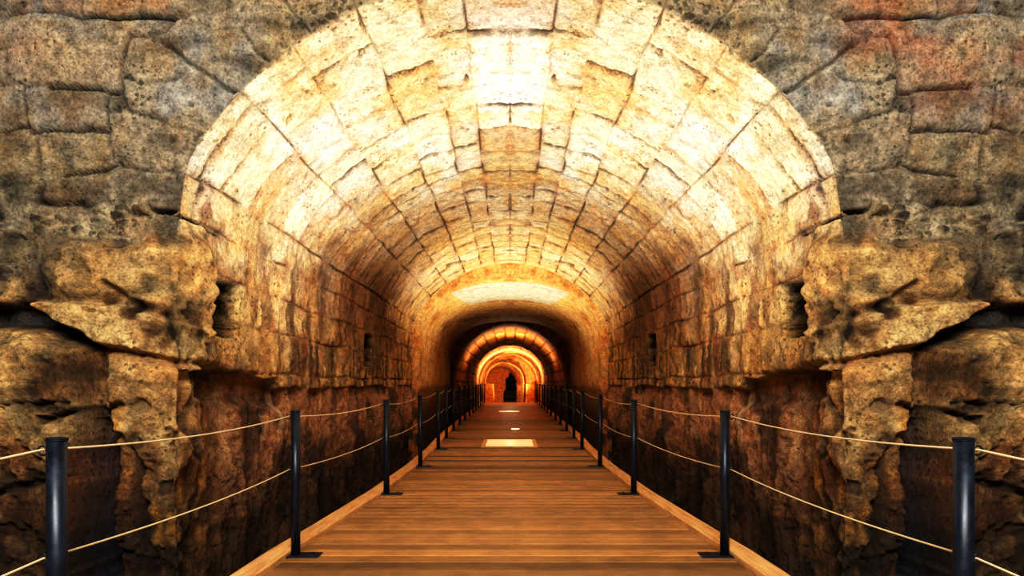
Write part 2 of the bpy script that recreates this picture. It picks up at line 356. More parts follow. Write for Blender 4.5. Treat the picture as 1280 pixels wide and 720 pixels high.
H = H-.035*np.exp(-(np.broadcast_to(V[None], X.shape)/.05)**2)*(.7+fbm(X, Y, Z, 6, 3, 455))*ss(2.4, 1.7, yrel)
blendF = ss(-.03, .03, np.broadcast_to(V[None], X.shape))
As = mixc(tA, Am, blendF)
Al = Ar.copy()
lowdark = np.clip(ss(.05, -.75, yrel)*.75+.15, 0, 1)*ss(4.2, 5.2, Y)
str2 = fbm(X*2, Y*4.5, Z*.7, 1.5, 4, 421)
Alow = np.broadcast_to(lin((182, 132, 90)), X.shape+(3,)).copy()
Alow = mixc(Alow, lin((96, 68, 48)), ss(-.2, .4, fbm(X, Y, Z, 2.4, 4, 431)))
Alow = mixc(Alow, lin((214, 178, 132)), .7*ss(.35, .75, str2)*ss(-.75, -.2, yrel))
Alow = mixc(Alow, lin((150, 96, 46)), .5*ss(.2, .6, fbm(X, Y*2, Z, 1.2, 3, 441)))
Alow = Alow*(1-.8*ss(-.3, -1.15, yrel))[..., None]  # unlit wall foot by the kerb: shade painted as a fade to black
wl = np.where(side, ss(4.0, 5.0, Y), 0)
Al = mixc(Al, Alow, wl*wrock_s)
As = mixc(As, Ar, .75*side*ss(5.2, 4.2, Y+.5*n_lo)*ss(1.0, .7, yrel+.15*n_mid)*(1-near))
As = mixc(As, lin((214, 168, 104)), .6*side*ss(5.6, 5.0, Y)*ss(.46, .40, yrel+.02*n_mid)*ss(-.6, .3, rk_mid))
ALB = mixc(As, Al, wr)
# heavy crack that runs from the front wall round onto the jamb
k = seg([(192, 263), (215, 265), (240, 275), (275, 294)], 3.2, 1)*(py < 300); H = H-.05*k; ALB = mixc(ALB, lin((16, 12, 10)), .9*k)
# square sockets cut in the side walls
def socket(y0, y1, z0, z1, dep, e=.022):
    global H, ALB
    wy = Y-.12*(yrel-z0)+.02*n_mid; 
    k = ss(y0-e, y0+e, wy)*ss(y1+e, y1-e, wy)*ss(z0-e, z0+e, yrel+.02*n_mid)*ss(z1+e, z1-e, yrel+.02*n_mid)*side
    H = H-dep*k; ALB = mixc(ALB, lin((20, 17, 16)), .985*ss(0, .16, k))  # inside of the socket coloured near black to stand for its shade
socket(4.16, 4.50, .34, .70, .6)
socket(8.55, 9.05, .27, .66, .30, .035)
ths = np.degrees(S/R0)
k = ss(21.5, 24, ths)*ss(32, 30, ths)*ss(11.35, 11.45, Y+.02*(ths-26))*ss(11.75, 11.65, Y+.02*(ths-26))*side*(ths < 60)
H = H-.12*k; ALB = mixc(ALB, lin((40, 22, 12)), .95*k)
for (tx, ty, ll, ww) in [(26, 4.15, 2.0, .05), (44, 4.3, 1.6, .04), (49, 5.1, 1.5, .05), (38, 6.3, 1.5, .04), (17, 7.8, .8, .06), (9, 5.0, .5, .08), (52, 6.6, 1.2, .05), (33, 8.8, 1.6, .05)]:
    k = (1-ss(.5, 1, np.hypot((ths-tx)/ll, (Y-ty-.02*(ths-tx))/ww)+.25*n_hi))*side; H = H-.05*k; ALB = mixc(ALB, lin((50, 34, 20)), .8*k)
H = H*ss(12.75, 12.55, Y)+0
P = np.stack([X+nx*H, Y+ny*H, Z+nz*H], -1)
P[-1, :, 0] = 0
PF, AF = full(P, ALB)
# a rusty red wash marks only the right-hand top of the front wall
pxf = CX+F*PF[..., 0]/np.maximum(PF[..., 1], .5); pyf = HZ-F*(PF[..., 2]-CAMZ)/np.maximum(PF[..., 1], .5)
redn = fbm(PF[..., 0], PF[..., 1], PF[..., 2], 2.4, 4, 501)
kr = ss(1000, 1180, pxf)*ss(190, 10, pyf)*ss(-.25, .5, redn)*(PF[..., 1] < 3.9)
AF = mixc(AF, lin((186, 100, 64)), .6*kr)
kl = ss(260, 60, pxf)*ss(120, 0, pyf)*ss(-.1, .5, redn)*(PF[..., 1] < 3.9)
AF = mixc(AF, lin((196, 120, 76)), .35*kl)
iv = nface-1
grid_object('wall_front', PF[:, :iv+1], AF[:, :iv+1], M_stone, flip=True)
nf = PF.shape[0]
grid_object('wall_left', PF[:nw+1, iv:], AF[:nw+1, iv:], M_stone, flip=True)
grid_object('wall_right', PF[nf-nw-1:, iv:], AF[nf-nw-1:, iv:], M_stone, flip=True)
grid_object('ceiling', PF[nw:nf-nw, iv:], AF[nw:nf-nw, iv:], M_stone, flip=True)

# ================================================================== further sections
def profile(cx, w, zspr, hgt, n=2.0, zb=-.5, n1=46, n2=60):
    z1 = np.linspace(zb, zspr, n1, endpoint=False)
    t = np.linspace(PI, 0, 2*n2+1); c, s = np.cos(t), np.sin(t)
    xa = cx+w*np.sign(c)*np.abs(c)**(2/n); za = zspr+hgt*np.abs(s)**(2/n)
    return np.concatenate([np.stack([cx-w+0*z1, z1], 1), np.stack([xa, za], 1), np.stack([cx+w+0*z1, z1], 1)[::-1]])
def section(suffix, rings, amp, colour_fn, material, n1=46, masonry=None):
    # rings: (y, profile); densified by the caller
    Pn = np.stack([np.concatenate([p[:, :1], np.full((len(p), 1), y), p[:, 1:]], 1) for y, p in rings], 1)
    cen = Pn.mean(0, keepdims=True)
    dirv = cen-Pn; dirv[..., 1] = 0; dirv /= np.linalg.norm(dirv, axis=-1, keepdims=True)+1e-9
    x, y, z = np.abs(Pn[..., 0]), Pn[..., 1], Pn[..., 2]
    Hh, A = colour_fn(x, y, z, Pn)
    Q = Pn+dirv*Hh[..., None]
    fl = True
    grid_object('wall_left', Q[:n1+1], A[:n1+1], material, flip=fl)
    grid_object('wall_right', Q[-n1-1:], A[-n1-1:], material, flip=fl)
    grid_object('ceiling', Q[n1:-n1], A[n1:-n1], material, flip=fl)
def lerp_rings(y0, p0, y1, p1, n, last=True):
    r = []
    for k in range(n+(1 if last else 0)):
        t = k/n; r.append((y0+(y1-y0)*t, p0*(1-t)+p1*t))
    return r
pA = profile(0, 1.99, ZC+.55, 1.66, 2.2, n1=60, n2=90)
pB0 = profile(0, 1.82, CAMZ+.85, 1.21, 2.35, n1=60, n2=90); pB1 = profile(0, 1.80, CAMZ+.62, 1.27, 2.25, n1=60, n2=90)
ringsB = lerp_rings(12.62, pA, 12.85, pB0, 6, False)+lerp_rings(12.85, pB0, 19.2, pB1, 150)
def colB(x, y, z, Pn):
    base = np.broadcast_to(lin((214, 172, 112)), x.shape+(3,)).copy()
    base = mixc(base, lin((196, 140, 76)), ss(0, .6, fbm(x, y, z, 1.2, 4, 601)))
    base = mixc(base, lin((150, 96, 50)), .6*ss(.1, .6, fbm(x, y*.5, z, 3, 4, 611)))
    yr = z-CAMZ
    patch = ((x/np.maximum(yr, .1)) < np.interp(y, [12.9, 15.3], [.66, .5]))*ss(12.95, 13.0, y)*ss(15.3, 15.2, y)*(yr > 1.0)
    base = mixc(base, lin((200, 194, 180)), .92*patch)
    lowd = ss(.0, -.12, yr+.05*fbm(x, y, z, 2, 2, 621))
    base = mixc(base, lin((110, 68, 34)), .8*lowd); base *= (1-.8*ss(-.1, -.7, yr))[..., None]  # foot of the wall faded dark, the kerb-side shade in the colour
    rimw = ss(12.9, 12.8, y); base = mixc(base, lin((190, 120, 60)), .7*rimw*ss(-.2, .4, fbm(x, y, z, 5, 3, 631)))
    base *= (1-.55*ss(16.3, 19.0, y))[..., None]  # far end lies away from the lamps: that darkness is in the colour
    return .02*fbm(x, y, z, 1.5, 4, 641)+.03*rimw*fbm(x, y, z, 6, 3, 651)-.03*lowd, base
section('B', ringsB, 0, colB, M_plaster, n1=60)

pC = profile(0, 1.70, CAMZ+.10, 1.69, 2.0, n1=60, n2=90); pC2 = profile(0, 1.645, CAMZ+.08, 1.63, 2.0, n1=60, n2=90)
pB1b = profile(0, 1.78, CAMZ+.62, 1.25, 2.25, n1=60, n2=90)
ringsC = lerp_rings(19.15, pB1, 19.3, pC, 5, False)+lerp_rings(19.3, pC, 31.9, pC, 190, False)+lerp_rings(31.9, pC, 31.95, pC2, 5, False)+lerp_rings(31.95, pC2, 33.0, pC2, 8)
def colC(x, y, z, Pn):
    yr = z-CAMZ-.10
    a = np.arctan2(x, np.maximum(yr, 1e-3)*(yr > 0)+1e-6); s = np.where(yr > 0, a*1.7, 1.7*PI/2-yr)
    ci = np.floor(s/.36+.5); ds = np.abs(s/.36+.5-ci-.5+.5-.5); ds = np.minimum((s/.36+.5)-ci, 1-((s/.36+.5)-ci))*.36
    yo = y+_h(ci.astype(np.int64), ci.astype(np.int64)*0, ci.astype(np.int64)*0, 3)*.25; L = 1.05
    k = np.floor(yo/L); dj = np.minimum(yo/L-k, 1-(yo/L-k))*L
    r = _h(ci.astype(np.int64), k.astype(np.int64), k.astype(np.int64)*0, 9)
    j = np.maximum(1-ss(0, .05, ds), 1-ss(0, .09, dj))
    base = np.broadcast_to(lin((214, 142, 76)), x.shape+(3,))*(.65+.6*r)[..., None]
    base = mixc(base, lin((150, 78, 32)), .7*ss(0, .5, fbm(x, y, z, 1.1, 3, 701)))
    base = mixc(base, lin((60, 32, 16)), .8*j)
    lip = ss(31.88, 31.93, y)
    base = mixc(base, lin((250, 214, 150)), lip)  # lip coloured pale so that it reads as the brightly lit ring
    base = mixc(base, lin((120, 62, 26)), .55*ss(24.0, 25.5, y)*(1-lip)*ss(29.5, 28.5, y))  # dim stretch beyond the bright crown light, painted into the colour
    base *= (1-.85*ss(.1, -.4, yr))[..., None]*(1-.5*ss(.9, .3, yr)*(1-lip))[..., None]  # shade on the lower walls painted as a darker colour
    base *= (1-.7*ss(20.2, 19.4, y))[..., None]  # shadowed rim at the section mouth, put into the colour
    ribs = .08*np.exp(-((y-25.2)/.35)**2)+.05*np.exp(-((y-28.6)/.3)**2)
    return (.04*(r-.5)-.03*j)*(1-lip)+.02*fbm(x, y, z, 2, 3, 711)*(1-lip)+ribs, base
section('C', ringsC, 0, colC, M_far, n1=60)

def colD(x, y, z, Pn):
    base = np.broadcast_to(lin((222, 156, 86)), x.shape+(3,)).copy()
    base = mixc(base, lin((70, 36, 16)), .75*ss(.25, .6, fbm(Pn[..., 0], y*.6, z, 2.2, 3, 803)))
    base = mixc(base, lin((160, 78, 28)), .8*ss(-.1, .5, fbm(Pn[..., 0], y, z, 1.3, 4, 801)))
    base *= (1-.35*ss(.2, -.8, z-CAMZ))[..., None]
    return .05*fbm(Pn[..., 0], y, z, .9, 3, 811), base
n = 60
d0 = profile(0, 1.645, CAMZ+.08, 1.63, 2.0, n1=60, n2=90); d1 = profile(-.08, 1.56, CAMZ+.08, 1.50, 2.0, n1=60, n2=90)
d2 = profile(-.30, 1.27, CAMZ+.10, 1.36, 2.0, n1=60, n2=90); d3 = profile(-.42, 1.22, CAMZ+.10, 1.22, 2.0, n1=60, n2=90)
d4 = profile(-.62, 1.10, CAMZ+.08, 1.20, 2.0, n1=60, n2=90); d5 = profile(-.70, 1.10, CAMZ+.05, 1.02, 2.0, n1=60, n2=90)
ringsD = (lerp_rings(33.0, d0, 37.6, d1, 30, False)+lerp_rings(37.6, d1, 37.9, d2, 6, False)+lerp_rings(37.9, d2, 43.4, d3, 30, False)
          + lerp_rings(43.4, d3, 43.8, d4, 6, False)+lerp_rings(43.8, d4, 47.3, d5, 20))
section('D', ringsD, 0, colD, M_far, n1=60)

# ------------------------------------------------------------------ helpers for built objects
def new_obj(name, bm, material, parent=None, smooth=False, kind=None):
    me = bpy.data.meshes.new(name); bm.normal_update(); bm.to_mesh(me); bm.free()
    if smooth:
        for p in me.polygons: p.use_smooth = True
    me.materials.append(material)
    o = bpy.data.objects.new(name, me); C.objects.link(o)
    if parent: o.parent = parent
    if kind: o['kind'] = kind
    return o
def tag(o, label, cat, group=None):
    o['label'] = label; o['category'] = cat
    if group: o['group'] = group
    return o
def add_box(bm, x0, x1, y0, y1, z0, z1, bev=0):
    vs = [bm.verts.new((x, y, z)) for x in (x0, x1) for y in (y0, y1) for z in (z0, z1)]
    f = [(0, 1, 3, 2), (4, 6, 7, 5), (0, 4, 5, 1), (2, 3, 7, 6), (0, 2, 6, 4), (1, 5, 7, 3)]
    fs = [bm.faces.new([vs[i] for i in q]) for q in f]
    if bev: bmesh.ops.bevel(bm, geom=list({e for g in fs for e in g.edges}), offset=bev, segments=2, affect='EDGES', profile=.6)
    return vs
def add_lathe(bm, prof, n=24, cx=0, cy=0):
    rings = []
    for r, z in prof:
        rings.append([bm.verts.new((cx+r*math.cos(2*PI*k/n), cy+r*math.sin(2*PI*k/n), z)) for k in range(n)])
    for a, b in zip(rings[:-1], rings[1:]):
        for k in range(n): bm.faces.new((a[k], a[(k+1) % n], b[(k+1) % n], b[k]))
    bm.faces.new(rings[0][::-1]); bm.faces.new(rings[-1])
def add_tube(bm, pts, r, n=8, closed=False):
    from mathutils import Vector
    pts = [Vector(p) for p in pts]; m = len(pts); rings = []
    for i, p in enumerate(pts):
        a = pts[(i-1) % m] if closed or i > 0 else pts[0]; b = pts[(i+1) % m] if closed or i < m-1 else pts[-1]
        t = (b-a).normalized(); u = t.cross(Vector((0, 0, 1)))
        if u.length < 1e-3: u = t.cross(Vector((0, 1, 0)))
        u.normalize(); w = u.cross(t)
        rings.append([bm.verts.new(p+r*(math.cos(2*PI*k/n)*u+math.sin(2*PI*k/n)*w)) for k in range(n)])
    pr = list(zip(rings[:-1], rings[1:]))+([(rings[-1], rings[0])] if closed else [])
    for a, b in pr:
        for k in range(n): bm.faces.new((a[k], a[(k+1) % n], b[(k+1) % n], b[k]))
    if not closed: bm.faces.new(rings[0][::-1]); bm.faces.new(rings[-1])

# ------------------------------------------------------------------ walkway
def zf(y): return float(np.interp(y, [5, 8.9, 11, 13, 16, 34], [0, .03, .07, .09, .10, .20]))
PY = [2.16, 4.40, 6.78, 8.90, 10.9, 12.85, 14.8, 16.8, 18.8, 20.9, 22.9, 24.9, 26.9, 29.0, 31.0, 33.0]
PX = [1.53, 1.475, 1.31, 1.25, 1.225, 1.28, 1.31, 1.32, 1.33, 1.33, 1.33, 1.33, 1.34, 1.34, 1.34, 1.34]
def px_at(y): return float(np.interp(y, PY, PX))
DE = 34.2
m_deck, nt, b = mat('oiled_plank_wood'); L = nt.links
tc = N(nt, 'ShaderNodeTexCoord'); mp = N(nt, 'ShaderNodeMapping'); mp.inputs['Scale'].default_value = (4, 13, 5); L.new(tc.outputs['Object'], mp.inputs[0])
n1 = N(nt, 'ShaderNodeTexNoise', Scale=1.6, Detail=8.0, Roughness=.7); L.new(mp.outputs[0], n1.inputs['Vector'])
n2 = N(nt, 'ShaderNodeTexNoise', Scale=3.0, Detail=9.0, Roughness=.75); L.new(tc.outputs['Object'], n2.inputs['Vector'])
at = N(nt, 'ShaderNodeAttribute', attribute_name='albedo')
c1 = ramp(nt, [(.25, .68), (.5, 1.0), (.75, 1.25)], n1.outputs['Fac']); c2 = ramp(nt, [(.3, .5), (.55, 1.0), (.75, 1.3)], n2.outputs['Fac'])
col = mul(nt, mul(nt, at.outputs['Color'], c1), c2, .8)
wv = N(nt, 'ShaderNodeTexWave', Scale=16.0, Distortion=.15, Detail=1.0); wv.bands_direction = 'Y'; L.new(tc.outputs['Object'], wv.inputs['Vector'])
c4 = ramp(nt, [(.0, .38), (.3, 1.0), (1, 1.05)], wv.outputs['Fac']); col = mul(nt, col, c4, .25)
L.new(col, b.inputs['Base Color']); b.inputs['Roughness'].default_value = .5; b.inputs['Specular IOR Level'].default_value = .35
bp = N(nt, 'ShaderNodeBump', Strength=.4, Distance=.006); L.new(n1.outputs['Fac'], bp.inputs['Height']); L.new(bp.outputs[0], b.inputs['Normal'])

def set_albedo(me, cols):
    ca = me.color_attributes.new('albedo', 'FLOAT_COLOR', 'POINT')
    ca.data.foreach_set('color', np.asarray(cols, np.float32).reshape(-1))
HX0, HX1, HY0, HY1 = -.51, .49, 11.25, 12.6     # glazed floor light
bm = bmesh.new(); cols = []
y = -1.6; pw = .158
hat = [(HX0, HX1, HY0, HY1), (-.46, .38, 23.6, 24.6)]
while y < DE:
    y1 = min(y+pw, DE); gap = .013+.024*random.random()**2
    hx = px_at((y+y1)/2)+.03; z = zf((y+y1)/2)
    r = random.random(); c = lin((172, 126, 76))*(.68+.55*r)
    if random.random() < (.5 if 8.6 < y < 10.2 else .1): c = c*.45  # odd darker boards; the mid-deck cluster paints a shadow band
    c = np.append(c, 1)
    dz = .003*random.random()
    z -= dz
    spans = [(-hx, hx)]
    for (a0, a1, b0, b1) in hat:
        if y1 > b0 and y < b1: spans = [(-hx, a0), (a1, hx)]
    for sx0, sx1 in spans:
        prof = [(y+gap/2, z-.04), (y+gap/2, z-.004), (y+gap/2+.004, z), (y1-gap/2-.004, z), (y1-gap/2, z-.004), (y1-gap/2, z-.04)]
        xs = np.linspace(sx0, sx1, 9)
        rows = [[bm.verts.new((x, a, bb)) for a, bb in prof] for x in xs]
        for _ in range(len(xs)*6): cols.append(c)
        for ra, rb in zip(rows[:-1], rows[1:]):
            for k in range(5): bm.faces.new((ra[k], rb[k], rb[k+1], ra[k+1]))
        bm.faces.new(rows[0]); bm.faces.new(rows[-1][::-1])
    y = y1
bm.verts.index_update()
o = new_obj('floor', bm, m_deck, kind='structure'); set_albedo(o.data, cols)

m_curb, nt, b = mat('worn_kerb_wood'); L = nt.links
tc = N(nt, 'ShaderNodeTexCoord'); mp = N(nt, 'ShaderNodeMapping'); mp.inputs['Scale'].default_value = (14, 1.4, 10); L.new(tc.outputs['Object'], mp.inputs[0])
n1 = N(nt, 'ShaderNodeTexNoise', Scale=2.0, Detail=8.0, Roughness=.7); L.new(mp.outputs[0], n1.inputs['Vector'])
c1 = ramp(nt, [(.25, lin((156, 104, 60))), (.5, lin((228, 172, 108))), (.75, lin((246, 208, 150)))], n1.outputs['Fac'])
L.new(c1, b.inputs['Base Color']); b.inputs['Roughness'].default_value = .65
bp = N(nt, 'ShaderNodeBump', Strength=.4, Distance=.006); L.new(n1.outputs['Fac'], bp.inputs['Height']); L.new(bp.outputs[0], b.inputs['Normal'])
for s, nm in ((-1, 'trim_1'), (1, 'trim_2')):
    bm = bmesh.new(); rows = []
    for y in list(np.linspace(-1.6, 12, 60))+list(np.linspace(12.4, DE, 50)):
        xi = px_at(y)+.045; xo = xi+.15; z = zf(y); e = .008
        prof = [(xi, z-.1), (xi, z+.035-e), (xi+e, z+.035), (xo-e, z+.035), (xo, z+.035-e), (xo, z-.16)]
        rows.append([bm.verts.new((s*a, y, c)) for a, c in prof])
    for ra, rb in zip(rows[:-1], rows[1:]):
        for k in range(5):
            q = (ra[k], ra[k+1], rb[k+1], rb[k]); bm.faces.new(q if s < 0 else q[::-1])
    bm.faces.new(rows[0]); bm.faces.new(rows[-1][::-1])
    new_obj(nm, bm, m_curb, kind='structure')

# rough earth floor under and beyond the walkway
gx = np.linspace(-5.6, 5.6, 90); gy = np.concatenate([np.linspace(-3, 14, 120), np.linspace(14.3, 52, 90)])
GX, GY = np.meshgrid(gx, gy, indexing='ij'); GZ = -.48+.04*fbm(GX, GY, GX*0, 1.2, 4, 901)
GZ = np.where(GY > DE+.1, -.13+.01*fbm(GX, GY, GX*0, 1.2, 2, 905), GZ)
GA = mixc(np.broadcast_to(lin((58, 42, 30)), GX.shape+(3,)), lin((150, 84, 36)), ss(DE, DE+1, GY))
g = grid_object('floor', np.stack([GX, GY, GZ], -1), GA, M_far, flip=False)

# ------------------------------------------------------------------ end wall, opening and gate
m_black, nt, b = mat('passage_dark'); b.inputs['Roughness'].default_value = .95  # near black: darkness of the passage put into the colour
n1 = N(nt, 'ShaderNodeTexNoise', Scale=6.0); c1 = ramp(nt, [(.3, (.004, .003, .002)), (.7, (.014, .009, .006))], n1.outputs['Fac']); nt.links.new(c1, b.inputs['Base Color'])
b.inputs['Specular IOR Level'].default_value = .05
YW = 46.2
def at_px(x, y, Yd): return ((x-CX)*Yd/F, Yd, CAMZ-(y-HZ)*Yd/F)
hole = [at_px(x, y, YW) for x, y in [(629.5, 506), (629.5, 490), (632, 487), (632, 472.5), (635.5, 472), (637, 466), (640, 463), (643, 467), (646, 474), (648, 484), (647.5, 506)]]
bm = bmesh.new()
hv = [bm.verts.new(p) for p in hole]
zl, zr_ = hole[0][2], hole[-1][2]
outer = [bm.verts.new(p) for p in [(-2.4, YW, hole[0][2]), (-2.4, YW, 3.2), (hole[6][0], YW, 3.2), (1.6, YW, 3.2), (1.6, YW, hole[0][2])]]
bm.faces.new([outer[0], outer[1], outer[2]]+hv[6::-1]); bm.faces.new([outer[2], outer[3], outer[4]]+hv[10:5:-1])
bmesh.ops.triangulate(bm, faces=bm.faces[:])
bmesh.ops.recalc_face_normals(bm, faces=bm.faces[:])
me_n = len(bm.verts)
o = new_obj('wall_back', bm, M_plaster, kind='structure'); cc = np.tile(np.append(lin((206, 118, 50)), 1), (len(o.data.vertices), 1)); set_albedo(o.data, cc)
bm = bmesh.new()                                   # black box that stands for the unlit passage behind
fr = [bm.verts.new(p) for p in hole]; bk = [bm.verts.new((p[0], p[1]+1.2, p[2])) for p in hole]
for k in range(len(hole)-1): bm.faces.new((fr[k], fr[k+1], bk[k+1], bk[k]))
bm.faces.new(bk); bm.faces.new((fr[0], bk[0], bk[-1], fr[-1]))
new_obj('passage_dark_box', bm, m_black, kind='structure')
m_gate, nt, b = mat('rusted_gate_iron'); b.inputs['Roughness'].default_value = .6; b.inputs['Metallic'].default_value = .6
n1 = N(nt, 'ShaderNodeTexNoise', Scale=9.0, Detail=4.0); c1 = ramp(nt, [(.3, (.012, .009, .007)), (.7, (.05, .03, .018))], n1.outputs['Fac']); nt.links.new(c1, b.inputs['Base Color'])
bm = bmesh.new(); zb = -.12; zt = CAMZ-.55
xs = np.linspace(-.44, .54, 8)
for x in xs: add_box(bm, x-.012, x+.012, YW+.10, YW+.124, zb, zt)
for z in (zb+.05, (zb+zt)/2, zt-.02): add_box(bm, -.45, .55, YW+.095, YW+.129, z-.018, z+.018)
new_obj('door_1', bm, m_gate, kind='structure')

# two low stone piers flanking the end of the walkway
for s, lb in ((-1, 'low squared orange stone pier beyond the left rail at the walkway end'), (1, 'low squared orange stone pier beyond the right rail at the walkway end')):
    n_ = 14; u = np.linspace(0, 1, n_)
    bm = bmesh.new(); x0, x1 = (-1.36, -.93) if s < 0 else (.90, 1.33)
    add_box(bm, x0, x1, 35.2, 36.6, -.13, CAMZ+.02, .03)
    bmesh.ops.subdivide_edges(bm, edges=bm.edges[:], cuts=3, use_grid_fill=True)
    for v in bm.verts:
        p = np.array([[abs(v.co.x), v.co.y, v.co.z]]); k = .035*fbm(p[:, 0], p[:, 1], p[:, 2], 3.0, 3, 950)[0]
        if v.co.z > 0: v.co.x += k; v.co.z += k*.6
    o = new_obj('stone_pier', bm, M_far, smooth=False); tag(o, lb, 'pier'); set_albedo(o.data, np.tile(np.append(lin((222, 138, 62)), 1), (len(o.data.vertices), 1)))

# ------------------------------------------------------------------ floor lights
m_glow, nt, b = mat('lit_frosted_glass'); L = nt.links
tc = N(nt, 'ShaderNodeTexCoord'); n1 = N(nt, 'ShaderNodeTexNoise', Scale=5.0, Detail=6.0, Roughness=.7); L.new(tc.outputs['Object'], n1.inputs['Vector'])
c1 = ramp(nt, [(.3, (.75, .42, .12)), (.5, (1, .80, .42)), (.7, (1, .93, .70))], n1.outputs['Fac']); L.new(c1, b.inputs['Base Color']); L.new(c1, b.inputs['Emission Color'])
b.inputs['Emission Strength'].default_value = .42; b.inputs['Roughness'].default_value = .3
m_bright_patch, nt, b = mat('bright_patch'); b.inputs['Emission Color'].default_value = (1, .85, .6, 1); b.inputs['Emission Strength'].default_value = 1.6; b.inputs['Base Color'].default_value = (1, .9, .7, 1)
n1 = N(nt, 'ShaderNodeTexNoise', Scale=9.0); c1 = ramp(nt, [(.3, (.9, .8, .6)), (.7, (1, .95, .8))], n1.outputs['Fac']); nt.links.new(c1, b.inputs['Base Color'])
def floor_light(x0, x1, y0, y1, label, fw=.07):
    e = bpy.data.objects.new('floor_light_panel', None); C.objects.link(e); e.location = ((x0+x1)/2, (y0+y1)/2, zf((y0+y1)/2)); tag(e, label, 'floor light')
    w, d = (x1-x0)/2, (y1-y0)/2
    s = (zf(y1)-zf(y0))/(y1-y0)
    bm = bmesh.new()
    for a in ((-w, -w+fw, -d, d), (w-fw, w, -d, d), (-w+fw, w-fw, -d, -d+fw*.6), (-w+fw, w-fw, d-fw*.6, d)): add_box(bm, a[0], a[1], a[2], a[3], -.03, .010, .003)
    for v in bm.verts: v.co.z += v.co.y*s
    new_obj('frame', bm, m_curb, e)
    bm = bmesh.new(); add_box(bm, -w+fw, w-fw, -d+fw*.6, d-fw*.6, -.03, .003, .002)
    for v in bm.verts: v.co.z += v.co.y*s
    new_obj('glass', bm, m_glow, e)
floor_light(HX0, HX1, HY0, HY1, 'large glowing cream glass panel framed in the wooden walkway, the nearer one')
floor_light(-.46, .38, 23.6, 24.6, 'distant thin glowing glass panel across the walkway near its far end', .05)
bm = bmesh.new(); y0 = 15.35
pts = [(-.09, 0), (-.07, -.10), (-.02, -.15), (.05, -.10), (.12, -.03), (.12, .03), (.05, .06), (-.03, .13), (-.07, .09)]
lo = [bm.verts.new((x+.11, y0+yy*1.3, zf(y0)+.001)) for x, yy in pts]; hi = [bm.verts.new((x*.9+.11, y0+yy*1.2, zf(y0)+.012)) for x, yy in pts]
for k in range(len(pts)): bm.faces.new((lo[k], lo[(k+1) % len(pts)], hi[(k+1) % len(pts)], hi[k]))
bm.faces.new(hi); bm.faces.new(lo[::-1])
tag(new_obj('floor_bright_patch', bm, m_bright_patch), 'tiny bright white patch on the boards just beyond the large glowing panel', 'floor light')  # small irregular emissive patch laid on the boards

# ------------------------------------------------------------------ railing posts
m_post, nt, b = mat('blue_black_painted_steel'); L = nt.links
tc = N(nt, 'ShaderNodeTexCoord'); n1 = N(nt, 'ShaderNodeTexNoise', Scale=14.0, Detail=6.0, Roughness=.7); L.new(tc.outputs['Object'], n1.inputs['Vector'])
c1 = ramp(nt, [(.3, (.006, .008, .015)), (.7, (.016, .024, .044))], n1.outputs['Fac']); L.new(c1, b.inputs['Base Color'])
r1_ = ramp(nt, [(.3, .28), (.7, .5)], n1.outputs['Fac']); L.new(r1_, b.inputs['Roughness']); b.inputs['Metallic'].default_value = .35
PH = 1.0
def make_post(s):
    e = bpy.data.objects.new('railing_post', None); C.objects.link(e)
    bm = bmesh.new(); add_lathe(bm, [(.031, .0), (.031, PH-.012)], 24); o = new_obj('pole', bm, m_post, e, smooth=True)
    bm = bmesh.new(); add_lathe(bm, [(.031, PH-.012), (.0335, PH-.010), (.0335, PH-.003), (.030, PH), (.012, PH+.001)], 24); new_obj('cap', bm, m_post, e)
    bm = bmesh.new(); x0, x1 = sorted((-s*.045, s*.17)); add_box(bm, x0, x1, -.06, .06, .001, .010, .002); 
    for yy in (-.035, .035): add_lathe(bm, [(.009, .009), (.009, .015), (.006, .018)], 6, s*.11, yy)
    new_obj('base_plate', bm, m_post, e)
    for zz in (.955, .590):
        bm = bmesh.new(); r = .016
        add_tube(bm, [(-s*(.031+r+.001)+r*math.cos(a), 0, zz+r*math.sin(a)) for a in np.linspace(0, 2*PI, 18, endpoint=False)], .0032, 8, True)
        new_obj('eyelet', bm, m_post, e, smooth=True)
    return e
ordw = ['nearest', 'second', 'third', 'fourth', 'fifth', 'sixth', 'seventh', 'eighth', 'ninth', 'tenth', 'eleventh', 'twelfth', 'thirteenth', 'fourteenth', 'fifteenth', 'farthest']
for s, sd in ((1, 'left'), (-1, 'right')):        # s: direction of the base plate, toward the walkway axis
    proto = None
    for k, (yy, xx) in enumerate(zip(PY, PX)):
        if proto is None: proto = e = make_post(s)
        else:
            e = proto.copy(); C.objects.link(e)
            for ch in list(proto.children):
                c = ch.copy(); C.objects.link(c); c.parent = e
        e.location = (-s*xx, yy, zf(yy))
        w_ = ('nearest' if k == 0 else 'farthest' if k == 15 else ordw[k])
        extra = {0: 'cut off by the frame', 1: 'flat base plate on the boards', 2: 'dark against the lower wall'}.get(k, 'counting from the camera' if k < 15 else 'where the walkway ends')
        tag(e, f'{w_} dark blue steel post of {sd} rope railing, {extra}', 'post', f'posts of the {sd} rope railing')

